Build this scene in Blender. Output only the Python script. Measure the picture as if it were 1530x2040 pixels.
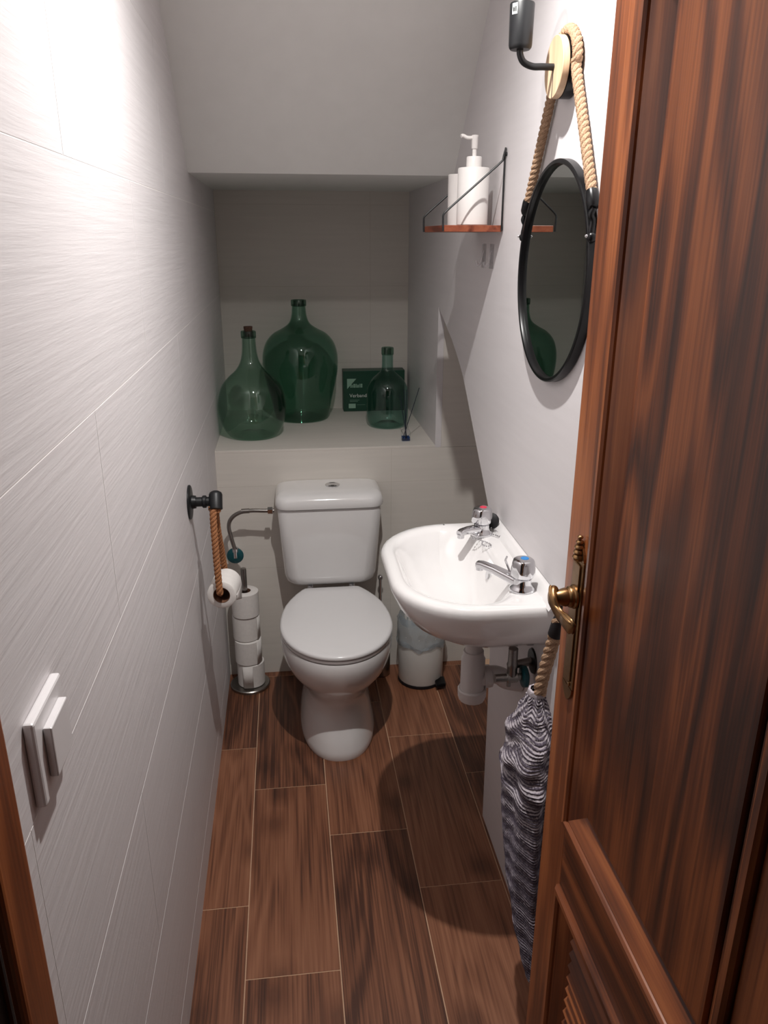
import bpy, bmesh, math, random
from mathutils import Vector, Matrix
random.seed(7)
for o in list(bpy.data.objects): bpy.data.objects.remove(o)
scene = bpy.context.scene
COL = scene.collection
PI = math.pi

# ------------------------------------------------------------------ camera
F_PX, IW, IH = 1545.0, 1530, 2040
pitch, yaw, roll = math.radians(19.5), math.radians(7.1), math.radians(0.17)
fw = Vector((math.sin(yaw)*math.cos(pitch), math.cos(yaw)*math.cos(pitch), -math.sin(pitch)))
rt = Vector((math.cos(yaw), -math.sin(yaw), 0)); up = rt.cross(fw)
rt2 = rt*math.cos(roll) + up*math.sin(roll); up2 = -rt*math.sin(roll) + up*math.cos(roll)
cam_d = bpy.data.cameras.new('camera'); cam = bpy.data.objects.new('camera', cam_d); COL.objects.link(cam)
cam_d.sensor_fit = 'VERTICAL'; cam_d.sensor_height = 24.0; cam_d.lens = 24.0*F_PX/IH; cam_d.clip_start = 0.02
cam.matrix_world = Matrix(((rt2.x, up2.x, -fw.x, 0), (rt2.y, up2.y, -fw.y, 0), (rt2.z, up2.z, -fw.z, 1.62), (0, 0, 0, 1)))
scene.camera = cam

# ------------------------------------------------------------------ world, light, exposure
w = bpy.data.worlds.new('world'); scene.world = w; w.use_nodes = True
w.node_tree.nodes['Background'].inputs[0].default_value = (1.0, 0.93, 0.88, 1)
w.node_tree.nodes['Background'].inputs[1].default_value = 0.012
LAMP = Vector((0.17, 1.25, 2.42))
ld = bpy.data.lights.new('downlight_beam', 'SPOT'); lo = bpy.data.objects.new('downlight_beam', ld); COL.objects.link(lo)
lo.location = LAMP; ld.energy = 82; ld.color = (1.0, 0.972, 0.945); ld.shadow_soft_size = 0.016
ld.spot_size = math.radians(145); ld.spot_blend = 1.0
scene.view_settings.view_transform = 'Standard'; scene.view_settings.look = 'None'
scene.view_settings.gamma = 1.0; scene.view_settings.use_curve_mapping = False
scene.view_settings.exposure = 0.0

# ------------------------------------------------------------------ materials
def nt_new(name):
    m = bpy.data.materials.new(name); m.use_nodes = True
    nt = m.node_tree; b = nt.nodes['Principled BSDF']
    return m, nt, b
def lin(c):
    return tuple((x/12.92 if x <= 0.04045 else ((x+0.055)/1.055)**2.4) for x in [v/255.0 for v in c]) + (1,)
def plain(name, rgb, rough=0.5, metal=0.0, noise=0.0, nscale=40, bump=0.0, coat=0.0, spec=0.5):
    m, nt, b = nt_new(name)
    b.inputs['Roughness'].default_value = rough; b.inputs['Metallic'].default_value = metal
    b.inputs['Coat Weight'].default_value = coat; b.inputs['Specular IOR Level'].default_value = spec
    c = lin(rgb); b.inputs['Base Color'].default_value = c
    tc = nt.nodes.new('ShaderNodeTexCoord'); n = nt.nodes.new('ShaderNodeTexNoise')
    n.inputs['Scale'].default_value = nscale; n.inputs['Detail'].default_value = 4
    nt.links.new(tc.outputs['Object'], n.inputs['Vector'])
    r = nt.nodes.new('ShaderNodeValToRGB')
    k = noise
    r.color_ramp.elements[0].position = 0.3; r.color_ramp.elements[1].position = 0.7
    r.color_ramp.elements[0].color = tuple(x*(1-k) for x in c[:3]) + (1,)
    r.color_ramp.elements[1].color = tuple(min(1, x*(1+k)) for x in c[:3]) + (1,)
    nt.links.new(n.outputs['Fac'], r.inputs['Fac']); nt.links.new(r.outputs['Color'], b.inputs['Base Color'])
    if bump:
        bp = nt.nodes.new('ShaderNodeBump'); bp.inputs['Strength'].default_value = bump; bp.inputs['Distance'].default_value = 0.002
        nt.links.new(n.outputs['Fac'], bp.inputs['Height']); nt.links.new(bp.outputs['Normal'], b.inputs['Normal'])
    return m
def ramp(nt, stops):
    r = nt.nodes.new('ShaderNodeValToRGB'); e = r.color_ramp.elements
    while len(e) < len(stops): e.new(0.5)
    for i, (p, c) in enumerate(stops): e[i].position = p; e[i].color = c
    return r
def streaky(name, rgb, scale, rough=0.55, bump=0.25, amt=0.05, dist=0.0015):
    """wall tile glaze with long fine streaks; scale = noise scale per axis"""
    m, nt, b = nt_new(name); b.inputs['Roughness'].default_value = rough
    c = lin(rgb)
    tc = nt.nodes.new('ShaderNodeTexCoord'); mp = nt.nodes.new('ShaderNodeMapping'); mp.inputs['Scale'].default_value = scale
    n = nt.nodes.new('ShaderNodeTexNoise'); n.inputs['Scale'].default_value = 1; n.inputs['Detail'].default_value = 6; n.inputs['Roughness'].default_value = 0.6
    nt.links.new(tc.outputs['Object'], mp.inputs['Vector']); nt.links.new(mp.outputs['Vector'], n.inputs['Vector'])
    r = ramp(nt, [(0.3, tuple(x*(1-amt) for x in c[:3])+(1,)), (0.7, tuple(min(1, x*(1+amt)) for x in c[:3])+(1,))])
    nt.links.new(n.outputs['Fac'], r.inputs['Fac']); nt.links.new(r.outputs['Color'], b.inputs['Base Color'])
    bp = nt.nodes.new('ShaderNodeBump'); bp.inputs['Strength'].default_value = bump; bp.inputs['Distance'].default_value = dist
    nt.links.new(n.outputs['Fac'], bp.inputs['Height']); nt.links.new(bp.outputs['Normal'], b.inputs['Normal'])
    return m
def wood(name, dark, mid, light, axis='z', rough=0.35, fine=260.0, coarse=14.0, stretch=0.06, rnd=False, bump=0.15, knots=False, coat=0.0, swirl=0.35, amp=(0.17, 0.55, 0.5), ring=34.0):
    m, nt, b = nt_new(name); b.inputs['Roughness'].default_value = rough; b.inputs['Coat Weight'].default_value = coat
    L = nt.links.new
    tc = nt.nodes.new('ShaderNodeTexCoord'); vec = tc.outputs['Object']
    if rnd:
        oi = nt.nodes.new('ShaderNodeObjectInfo'); ad = nt.nodes.new('ShaderNodeVectorMath'); ad.operation = 'MULTIPLY_ADD'
        cm = nt.nodes.new('ShaderNodeCombineXYZ')
        for i in range(3): L(oi.outputs['Random'], cm.inputs[i])
        ad.inputs[1].default_value = (17.3, 11.7, 5.1); L(cm.outputs[0], ad.inputs[0]); L(vec, ad.inputs[2]); vec = ad.outputs[0]
    def mapped(s, st):
        sc = {'x': (s*st, s, s), 'y': (s, s*st, s), 'z': (s, s, s*st)}[axis]
        mp = nt.nodes.new('ShaderNodeMapping'); mp.inputs['Scale'].default_value = sc; L(vec, mp.inputs['Vector']); return mp.outputs['Vector']
    n1 = nt.nodes.new('ShaderNodeTexNoise'); n1.inputs['Scale'].default_value = 1; n1.inputs['Detail'].default_value = 3; n1.inputs['Distortion'].default_value = swirl
    L(mapped(coarse, 0.13), n1.inputs['Vector'])
    # rings: sine of the coarse noise gives cathedral figure
    mu = nt.nodes.new('ShaderNodeMath'); mu.operation = 'MULTIPLY'; mu.inputs[1].default_value = ring; L(n1.outputs['Fac'], mu.inputs[0])
    si = nt.nodes.new('ShaderNodeMath'); si.operation = 'SINE'; L(mu.outputs[0], si.inputs[0])
    n2 = nt.nodes.new('ShaderNodeTexNoise'); n2.inputs['Scale'].default_value = 1; n2.inputs['Detail'].default_value = 5
    L(mapped(fine, stretch*0.35), n2.inputs['Vector'])
    n3 = nt.nodes.new('ShaderNodeTexNoise'); n3.inputs['Scale'].default_value = 1; n3.inputs['Detail'].default_value = 2
    L(mapped(coarse*0.35, 0.5), n3.inputs['Vector'])
    a = nt.nodes.new('ShaderNodeMath'); a.operation = 'MULTIPLY_ADD'; a.inputs[1].default_value = amp[0]; a.inputs[2].default_value = 0.5-0.5*(amp[1]+amp[2]); L(si.outputs[0], a.inputs[0])
    a2 = nt.nodes.new('ShaderNodeMath'); a2.operation = 'MULTIPLY_ADD'; a2.inputs[1].default_value = amp[1]; L(n2.outputs['Fac'], a2.inputs[0]); L(a.outputs[0], a2.inputs[2])
    a3 = nt.nodes.new('ShaderNodeMath'); a3.operation = 'MULTIPLY_ADD'; a3.inputs[1].default_value = amp[2]; L(n3.outputs['Fac'], a3.inputs[0]); L(a2.outputs[0], a3.inputs[2])
    fac = a3.outputs[0]
    if rnd:
        a4 = nt.nodes.new('ShaderNodeMath'); a4.operation = 'MULTIPLY_ADD'; a4.inputs[1].default_value = 0.16; L(oi.outputs['Random'], a4.inputs[0])
        s4 = nt.nodes.new('ShaderNodeMath'); s4.operation = 'SUBTRACT'; s4.inputs[1].default_value = 0.08; L(fac, s4.inputs[0]); L(s4.outputs[0], a4.inputs[2]); fac = a4.outputs[0]
    r = ramp(nt, [(0.28, lin(dark)), (0.5, lin(mid)), (0.74, lin(light))])
    L(fac, r.inputs['Fac']); colr = r.outputs['Color']
    if knots:
        vo = nt.nodes.new('ShaderNodeTexVoronoi'); vo.voronoi_dimensions = '2D'; vo.inputs['Scale'].default_value = 1; L(mapped(4.6, 0.72), vo.inputs['Vector'])
        kr = ramp(nt, [(0.05, (0.30, 0.24, 0.21, 1)), (0.12, (0.62, 0.56, 0.52, 1)), (0.24, (1, 1, 1, 1))]); L(vo.outputs['Distance'], kr.inputs['Fac'])
        mx = nt.nodes.new('ShaderNodeMix'); mx.data_type = 'RGBA'; mx.blend_type = 'MULTIPLY'; mx.inputs['Factor'].default_value = 0.6
        L(colr, mx.inputs[6]); L(kr.outputs['Color'], mx.inputs[7]); colr = mx.outputs[2]
    L(colr, b.inputs['Base Color'])
    bp = nt.nodes.new('ShaderNodeBump'); bp.inputs['Strength'].default_value = bump; bp.inputs['Distance'].default_value = 0.001
    L(n2.outputs['Fac'], bp.inputs['Height']); L(bp.outputs['Normal'], b.inputs['Normal'])
    return m
def thin_glass(name, tint, edge, rough=0.045):
    """tinted glass wall: light passes with the tint, more glass crossed towards the outline, fresnel reflection on top"""
    m = bpy.data.materials.new(name); m.use_nodes = True; nt = m.node_tree; nt.nodes.clear(); L = nt.links.new
    out = nt.nodes.new('ShaderNodeOutputMaterial'); tr = nt.nodes.new('ShaderNodeBsdfTransparent'); gl = nt.nodes.new('ShaderNodeBsdfGlossy')
    gl.inputs['Roughness'].default_value = rough; gl.inputs['Color'].default_value = (0.9, 0.95, 0.92, 1)
    lw = nt.nodes.new('ShaderNodeLayerWeight'); lw.inputs['Blend'].default_value = 0.5
    r = ramp(nt, [(0.0, tint+(1,)), (0.88, tuple(0.80*t+0.20*e for t, e in zip(tint, edge))+(1,)), (1.0, edge+(1,))])
    tc = nt.nodes.new('ShaderNodeTexCoord'); n = nt.nodes.new('ShaderNodeTexNoise'); n.inputs['Scale'].default_value = 9; L(tc.outputs['Object'], n.inputs['Vector'])
    ns = nt.nodes.new('ShaderNodeMath'); ns.operation = 'MULTIPLY_ADD'; ns.inputs[1].default_value = 0.16; L(n.outputs['Fac'], ns.inputs[0])
    sb = nt.nodes.new('ShaderNodeMath'); sb.operation = 'SUBTRACT'; sb.inputs[1].default_value = 0.08; L(lw.outputs['Facing'], sb.inputs[0]); L(sb.outputs[0], ns.inputs[2])
    L(ns.outputs[0], r.inputs['Fac']); L(r.outputs['Color'], tr.inputs['Color'])
    pw = nt.nodes.new('ShaderNodeMath'); pw.operation = 'POWER'; pw.inputs[1].default_value = 4.5; L(lw.outputs['Facing'], pw.inputs[0])
    fr = nt.nodes.new('ShaderNodeMath'); fr.operation = 'MULTIPLY_ADD'; fr.inputs[1].default_value = 0.45; fr.inputs[2].default_value = 0.04; L(pw.outputs[0], fr.inputs[0])
    mx = nt.nodes.new('ShaderNodeMixShader'); L(fr.outputs[0], mx.inputs[0]); L(tr.outputs[0], mx.inputs[1]); L(gl.outputs[0], mx.inputs[2])
    L(mx.outputs[0], out.inputs['Surface'])
    return m
def stripes(name, ca, cb):
    m, nt, b = nt_new(name); L = nt.links.new; b.inputs['Roughness'].default_value = 0.95; b.inputs['Specular IOR Level'].default_value = 0.1
    uv = nt.nodes.new('ShaderNodeUVMap'); uv.uv_map = 'UVMap'
    n = nt.nodes.new('ShaderNodeTexNoise'); n.inputs['Scale'].default_value = 170; n.inputs['Detail'].default_value = 4; L(uv.outputs[0], n.inputs['Vector'])
    wv = nt.nodes.new('ShaderNodeTexWave'); wv.wave_type = 'BANDS'; wv.bands_direction = 'Y'; wv.inputs['Scale'].default_value = 30.0
    wv.inputs['Distortion'].default_value = 2.2; wv.inputs['Detail'].default_value = 3; wv.inputs['Detail Scale'].default_value = 4
    L(uv.outputs[0], wv.inputs['Vector'])
    ad = nt.nodes.new('ShaderNodeMath'); ad.operation = 'MULTIPLY_ADD'; ad.inputs[1].default_value = 0.75; L(n.outputs['Fac'], ad.inputs[0]); L(wv.outputs['Fac'], ad.inputs[2])
    sx = nt.nodes.new('ShaderNodeSeparateXYZ'); L(uv.outputs[0], sx.inputs[0])
    mr_ = nt.nodes.new('ShaderNodeMapRange'); mr_.inputs[1].default_value = 0.18; mr_.inputs[2].default_value = 0.42; mr_.inputs[3].default_value = 1.0; mr_.inputs[4].default_value = 0.45; L(sx.outputs[1], mr_.inputs[0])
    wm = nt.nodes.new('ShaderNodeMath'); wm.operation = 'MULTIPLY'; L(wv.outputs['Fac'], wm.inputs[0]); L(mr_.outputs[0], wm.inputs[1]); L(wm.outputs[0], ad.inputs[2])
    r = ramp(nt, [(0.35, lin(ca)), (0.8, lin(tuple((x+y)//2 for x, y in zip(ca, cb)))), (1.15 if False else 1.0, lin(cb))])
    L(ad.outputs[0], r.inputs['Fac']); L(r.outputs['Color'], b.inputs['Base Color'])
    bp = nt.nodes.new('ShaderNodeBump'); bp.inputs['Strength'].default_value = 0.9; bp.inputs['Distance'].default_value = 0.004
    L(ad.outputs[0], bp.inputs['Height']); L(bp.outputs['Normal'], b.inputs['Normal'])
    return m

WALL = (222, 218, 219)
M = dict(
    tile_left=streaky('white_tile_left', WALL, (30, 3.0, 75), 0.5, 0.32, 0.035, 0.003),
    tile_back=streaky('white_tile_back', (222, 216, 208), (3.0, 30, 60), 0.5, 0.15, 0.03),
    plaster=plain('white_plaster', (238, 238, 235), 0.6, noise=0.015, nscale=18, bump=0.05),
    wall_r=streaky('white_tile_right', WALL, (30, 4.0, 55), 0.5, 0.22, 0.02, 0.0015),
    grout_back=plain('pale_back_grout', (210, 203, 194), 0.8, noise=0.02),
    grout=plain('white_grout', (243, 240, 238), 0.8, noise=0.02),
    grout_floor=plain('beige_grout', (206, 170, 140), 0.8, noise=0.06, nscale=120),
    plank=wood('wood_look_tile', (78, 46, 32), (130, 83, 59), (154, 104, 77), 'y', 0.45, 210, 5.0, 0.05, rnd=True, bump=0.10, knots=True, swirl=0.5, amp=(0.075, 0.78, 0.62), ring=70.0),
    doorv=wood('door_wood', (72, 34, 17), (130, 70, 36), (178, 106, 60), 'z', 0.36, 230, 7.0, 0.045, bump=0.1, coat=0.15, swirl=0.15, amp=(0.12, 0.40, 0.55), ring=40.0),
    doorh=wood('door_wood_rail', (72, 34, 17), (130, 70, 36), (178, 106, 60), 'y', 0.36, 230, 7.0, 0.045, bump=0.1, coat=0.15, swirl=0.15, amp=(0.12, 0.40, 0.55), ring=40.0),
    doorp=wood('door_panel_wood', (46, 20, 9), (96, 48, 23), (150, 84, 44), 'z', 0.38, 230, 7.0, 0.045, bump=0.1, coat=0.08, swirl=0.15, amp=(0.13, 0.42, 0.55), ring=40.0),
    ceramic=plain('white_ceramic', (236, 234, 233), 0.12, noise=0.004, coat=0.6),
    lid=plain('white_lid_plastic', (232, 230, 230), 0.2, noise=0.004),
    chrome=plain('chrome', (215, 215, 218), 0.07, 1.0, noise=0.01),
    steel=plain('brushed_steel', (150, 146, 142), 0.3, 1.0, noise=0.08, nscale=300),
    black=plain('black_metal', (25, 26, 28), 0.42, 0.0, noise=0.1, spec=0.4),
    blackgloss=plain('black_gloss', (11, 11, 13), 0.3, 0.0, noise=0.1, spec=0.3),
    rubber=plain('black_rubber', (18, 16, 20), 0.6, noise=0.1),
    brass=plain('aged_brass', (152, 120, 84), 0.34, 1.0, noise=0.15, nscale=60),
    rope=plain('jute_rope', (172, 142, 116), 0.95, noise=0.3, nscale=420, bump=0.8, spec=0.1),
    rope2=plain('tan_rope', (158, 108, 74), 0.85, noise=0.35, nscale=380, bump=0.8, spec=0.2),
    paper=plain('tissue_paper', (236, 232, 228), 0.95, noise=0.03, nscale=90, bump=0.2, spec=0.1),
    card=plain('brown_cardboard', (128, 92, 74), 0.9, noise=0.1, nscale=80, spec=0.1),
    pvc=plain('white_plastic_pipe', (214, 208, 206), 0.35, noise=0.02),
    plastic=plain('white_plastic', (228, 225, 226), 0.3, noise=0.01),
    binwhite=plain('white_enamel', (222, 219, 214), 0.3, noise=0.01),
    dispenser=plain('white_satin_ceramic', (228, 224, 221), 0.4, noise=0.01),
    teal=plain('teal_plastic', (10, 76, 84), 0.4, noise=0.1),
    shelfwood=wood('red_brown_shelf', (92, 42, 26), (128, 64, 42), (146, 80, 54), 'y', 0.4, 200, 14, 0.08),
    lightwood=wood('pale_pine', (206, 172, 138), (220, 188, 154), (230, 202, 170), 'z', 0.5, 160, 12, 0.06),
    cork=plain('cork', (78, 52, 40), 0.9, noise=0.3, nscale=200, bump=0.6),
    boxgreen=plain('dark_green_card', (16, 66, 48), 0.45, noise=0.05),
    print_pale=plain('pale_green_print', (150, 186, 166), 0.6, noise=0.02),
    print_white=plain('white_print', (226, 232, 226), 0.6, noise=0.02),
    print_dark=plain('dark_print', (60, 60, 62), 0.6, noise=0.02),
    red=plain('red_dot', (214, 48, 78), 0.3, noise=0.02),
    blue=plain('blue_dot', (36, 128, 200), 0.3, noise=0.02),
    bag=None, demi=thin_glass('green_glass', (0.66, 0.80, 0.74), (0.30, 0.47, 0.39)), demi_left=thin_glass('grey_green_glass', (0.755, 0.855, 0.805), (0.34, 0.52, 0.43)),
    demi_dark=thin_glass('thick_green_glass', (0.44, 0.58, 0.51), (0.2, 0.32, 0.27)), demi_pale=thin_glass('pale_green_glass', (0.76, 0.87, 0.84), (0.34, 0.53, 0.48)),
    clear=thin_glass('clear_glass', (0.97, 0.98, 0.98), (0.72, 0.75, 0.75)),
    liquid=thin_glass('blue_liquid', (0.16, 0.34, 0.66), (0.04, 0.12, 0.34)),
    reed=plain('dark_blue_reed', (22, 30, 48), 0.7, noise=0.1),
    towel=stripes('striped_towel', (84, 76, 88), (186, 178, 184)),
    hem=plain('towel_hem', (188, 180, 186), 0.95, noise=0.08, nscale=300, bump=0.5, spec=0.1),
    dark=plain('dark_shade_brown', (26, 15, 11), 0.8, noise=0.1),  # near-black brown, deep shade of the left jamb put into the colour
)
def film(name, rgb, alpha, rough):
    m, nt, b = nt_new(name); b.inputs['Base Color'].default_value = lin(rgb); b.inputs['Roughness'].default_value = rough; b.inputs['Alpha'].default_value = alpha
    tc = nt.nodes.new('ShaderNodeTexCoord'); n = nt.nodes.new('ShaderNodeTexNoise'); n.inputs['Scale'].default_value = 30; nt.links.new(tc.outputs['Object'], n.inputs['Vector'])
    bp = nt.nodes.new('ShaderNodeBump'); bp.inputs['Strength'].default_value = 0.3; bp.inputs['Distance'].default_value = 0.002
    nt.links.new(n.outputs['Fac'], bp.inputs['Height']); nt.links.new(bp.outputs['Normal'], b.inputs['Normal']); return m
M['bag'] = film('translucent_bag', (176, 188, 196), 0.42, 0.25); M['clearplastic'] = film('clear_plastic', (226, 224, 226), 0.35, 0.2)
m, nt, b = nt_new('mirror_glass'); b.inputs['Metallic'].default_value = 1; b.inputs['Roughness'].default_value = 0.0; b.inputs['Base Color'].default_value = (0.56, 0.60, 0.58, 1)
M['mirror'] = m
m, nt, b = nt_new('lamp_lens'); b.inputs['Emission Color'].default_value = (1, 0.95, 0.9, 1); b.inputs['Emission Strength'].default_value = 12
M['lens'] = m

# ------------------------------------------------------------------ builders
OFF = {}
def obj(name, bm, mat, parent=None, smooth=False, label=None, bevel=0.0, segs=2):
    off = OFF.get(parent.name, Vector()) if parent else Vector()
    if parent is not None and off.length:
        bmesh.ops.translate(bm, verts=bm.verts, vec=-off)
    bmesh.ops.recalc_face_normals(bm, faces=bm.faces)
    me = bpy.data.meshes.new(name); bm.to_mesh(me); bm.free()
    o = bpy.data.objects.new(name, me); COL.objects.link(o)
    me.materials.append(M[mat] if isinstance(mat, str) else mat)
    if parent is not None: o.parent = parent; OFF[o.name] = off
    if smooth:
        for p in me.polygons: p.use_smooth = True
        me.set_sharp_from_angle(angle=math.radians(smooth if smooth is not True else 40))
    if bevel:
        md = o.modifiers.new('bevel', 'BEVEL'); md.width = bevel; md.segments = segs; md.limit_method = 'ANGLE'; md.angle_limit = math.radians(40)
    if label: o['label'] = label
    return o
def tag(o, label, cat, group=None):
    o['label'] = label; o['category'] = cat
    if group: o['group'] = group
    return o
def thing(name, label, cat, loc, group=None):
    o = bpy.data.objects.new(name, None); COL.objects.link(o); o.location = loc; o.empty_display_size = 0.05
    OFF[o.name] = Vector(loc); return tag(o, label, cat, group)
def struct(name, bm, mat, label, parent=None, **k):
    o = obj(name, bm, mat, parent, **k)
    o['kind'] = 'structure'; o['label'] = label
    return o
def box(x0, x1, y0, y1, z0, z1, bm=None):
    bm = bm or bmesh.new()
    v = [bm.verts.new((x, y, z)) for z in (z0, z1) for y in (y0, y1) for x in (x0, x1)]
    for f in ((0, 2, 3, 1), (4, 5, 7, 6), (0, 1, 5, 4), (2, 6, 7, 3), (0, 4, 6, 2), (1, 3, 7, 5)): bm.faces.new([v[i] for i in f])
    return bm
def prism_x(poly, x0, x1, bm=None):
    """polygon of (y, z) extruded along x"""
    bm = bm or bmesh.new()
    a = [bm.verts.new((x0, y, z)) for y, z in poly]; c = [bm.verts.new((x1, y, z)) for y, z in poly]
    bm.faces.new(a); bm.faces.new(c[::-1]); n = len(poly)
    for i in range(n): bm.faces.new((a[i], c[i], c[(i+1) % n], a[(i+1) % n]))
    return bm
def loft(rings, cap0=True, cap1=True, bm=None, closed=False):
    bm = bm or bmesh.new()
    vr = [[bm.verts.new(p) for p in r] for r in rings]; n = len(rings[0])
    pairs = list(zip(vr, vr[1:])) + ([(vr[-1], vr[0])] if closed else [])
    for a, c in pairs:
        for i in range(n): bm.faces.new((a[i], a[(i+1) % n], c[(i+1) % n], c[i]))
    if not closed:
        if cap0: bm.faces.new(vr[0][::-1])
        if cap1: bm.faces.new(vr[-1])
    return bm
def lathe(prof, c=(0, 0, 0), d=(0, 0, 1), seg=32, bm=None, cap0=True, cap1=True, flute=None):
    """profile of (r, h) about direction d from point c"""
    c = Vector(c); d = Vector(d).normalized(); q = Vector((0, 0, 1)).rotation_difference(d)
    rings = []
    for k, (r, h) in enumerate(prof):
        ring = []
        for i in range(seg):
            t = 2*PI*i/seg; rr = r*(flute(t, k) if flute else 1)
            ring.append(c + q @ Vector((rr*math.cos(t), rr*math.sin(t), h)))
        rings.append(ring)
    return loft(rings, cap0, cap1, bm)
def frames(pts, closed=False):
    pts = [Vector(p) for p in pts]; n = len(pts); T = []
    for i in range(n):
        a = pts[(i-1) % n] if (i > 0 or closed) else pts[i]; c = pts[(i+1) % n] if (i < n-1 or closed) else pts[i]
        T.append((c-a).normalized())
    ref = Vector((0, 0, 1)) if abs(T[0].z) < 0.9 else Vector((1, 0, 0))
    N = [(ref - T[0]*ref.dot(T[0])).normalized()]
    for i in range(1, n):
        q = T[i-1].rotation_difference(T[i]); v = q @ N[-1]; N.append((v - T[i]*v.dot(T[i])).normalized())
    return pts, T, N
def tube(pts, r, seg=12, bm=None, closed=False):
    pts, T, N = frames(pts, closed); rings = []
    for i, p in enumerate(pts):
        B = T[i].cross(N[i]); rr = r[i] if isinstance(r, (list, tuple)) else r
        rings.append([p + (N[i]*math.cos(2*PI*k/seg) + B*math.sin(2*PI*k/seg))*rr for k in range(seg)])
    return loft(rings, bm=bm, closed=closed)
def spline(P, n=12):
    """Catmull-Rom through points"""
    P = [Vector(p) for p in P]; Q = [2*P[0]-P[1]] + P + [2*P[-1]-P[-2]]; out = []
    for i in range(1, len(Q)-2):
        for k in range(n):
            t = k/n; a, b_, c, d = Q[i-1], Q[i], Q[i+1], Q[i+2]
            out.append(0.5*((2*b_) + (c-a)*t + (2*a-5*b_+4*c-d)*t*t + (3*b_-a-3*c+d)*t**3))
    out.append(P[-1]); return out
def rope_bm(path, R, pitch, strands=3, seg=8):
    pts, T, N = frames(path); bm = bmesh.new()
    s = [0.0]
    for a, c in zip(pts, pts[1:]): s.append(s[-1] + (c-a).length)
    L = s[-1]; m = max(8, int(L/pitch*12)); samp = []; j = 0
    for k in range(m+1):
        d = L*k/m
        while j < len(pts)-2 and s[j+1] < d: j += 1
        t = (d-s[j])/max(1e-9, s[j+1]-s[j]); samp.append((pts[j].lerp(pts[j+1], t), T[j].lerp(T[j+1], t).normalized(), N[j].lerp(N[j+1], t).normalized(), d))
    for q in range(strands):
        line = []
        for p, t, nn, d in samp:
            a = 2*PI*(d/pitch + q/strands); line.append(p + (nn*math.cos(a) + t.cross(nn)*math.sin(a))*R*0.5)
        tube(line, R*0.56, seg, bm)
    return bm
def rrect(x0, x1, y0, y1, z, radii, n=8):
    r00, r10, r11, r01 = radii; out = []
    for cx, cy, r, a0 in ((x0+r00, y0+r00, r00, PI), (x1-r10, y0+r10, r10, 1.5*PI), (x1-r11, y1-r11, r11, 0), (x0+r01, y1-r01, r01, 0.5*PI)):
        for i in range(n+1):
            a = a0 + 0.5*PI*i/n; out.append(Vector((cx + r*math.cos(a), cy + r*math.sin(a), z)))
    return out
def egg(cx, a, yf, yb, z, split=0.45, n=56, qf=2.0, qb=2.6):
    ym = yf + (yb-yf)*split; out = []
    for i in range(n):
        t = 2*PI*i/n; c, s = math.cos(t), math.sin(t); q = qb if s > 0 else qf
        x = cx + a*math.copysign(abs(c)**(2/q), c); y = ym + (yb-ym if s > 0 else ym-yf)*math.copysign(abs(s)**(2/q), s)
        out.append(Vector((x, y, z)))
    return out
def ball(c, r, bm=None, u=12, v=8, sz=1.0):
    bm = bm or bmesh.new(); mat = Matrix.Translation(c) @ Matrix.Diagonal((1, 1, sz, 1))
    bmesh.ops.create_uvsphere(bm, u_segments=u, v_segments=v, radius=r, matrix=mat); return bm
def text_bm(s, size, mat4):
    cu = bpy.data.curves.new('t', 'FONT'); cu.body = s; cu.size = size; cu.extrude = 0.0002
    o = bpy.data.objects.new('t', cu); COL.objects.link(o); bpy.context.view_layer.update()
    me = o.evaluated_get(bpy.context.evaluated_depsgraph_get()).to_mesh(); bm = bmesh.new(); bm.from_mesh(me); o.to_mesh_clear()
    bpy.data.objects.remove(o); bpy.data.curves.remove(cu); bmesh.ops.transform(bm, matrix=mat4, verts=bm.verts); return bm

# ------------------------------------------------------------------ room shell
XL, XR, YB, YN, ZS = -0.267, 0.525, 2.71, 3.40, 0.905
floor = struct('floor', box(-0.45, 0.96, -0.6, 2.80, -0.06, -0.0008), 'grout_floor', 'wood look tiled floor with pale grout lines')
rows = [(-0.371, -0.151, 2.231), (-0.151, 0.070, 2.018), (0.070, 0.295, 1.796), (0.295, 0.518, 1.577), (0.518, 0.741, 2.02)]
G = 0.0013
for x0, x1, y0 in rows:
    y = y0 - 0.66*4
    while y < 2.75:
        a, c = max(y, -0.5), min(y+0.66, 2.75)
        if c-a > 0.03:
            obj('plank', box(x0+G, x1-G, a+G, c-G, -0.012, 0.0), 'plank', floor)
        y += 0.66
wl = struct('wall_left', box(-0.36, XL-0.0003, 0.55, 3.45, -0.02, 2.5), 'grout', 'white tiled left wall with fine horizontal streaks')
g = 0.0009
k = 0
for r_ in range(-1, 8):
    z0 = 0.105 + 0.322*r_; z1 = z0 + 0.322
    z0c, z1c = max(0.001, z0), min(2.48, z1)
    y = (1.10 if r_ % 2 else 1.55) - 0.9*2
    while y < YN+0.02:
        a, c = max(0.545, y), min(YN, y+0.9)
        if c-a > 0.02: obj('tile', box(XL-0.002, XL, a+g, c-g, z0c+g, z1c-g), 'tile_left', wl)
        y += 0.9
poly = [(0.60, -0.01), (1.822, -0.01), (1.836, 0.47), (1.862, 0.895), (1.935, 0.935), (2.015, 1.001), (2.11, 1.076), (2.233, 1.176), (2.292, 1.222), (2.340, 1.250),
        (2.399, 1.279), (2.473, 1.312), (2.576, 1.348), (2.659, 1.377), (2.71, 1.395), (2.71, ZS-0.0085), (3.45, ZS-0.0085), (3.45, 2.5), (0.60, 2.5)]
wr = struct('wall_right', prism_x(poly, XR, XR+0.022), 'wall_r', 'white right wall ending in a curved slanting edge over the recess')
wb = struct('wall_back', box(-0.36, 0.60, YN+0.0003, YN+0.08, 0.85, 1.9), 'grout_back', 'white tiled back wall of the deep niche')
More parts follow.
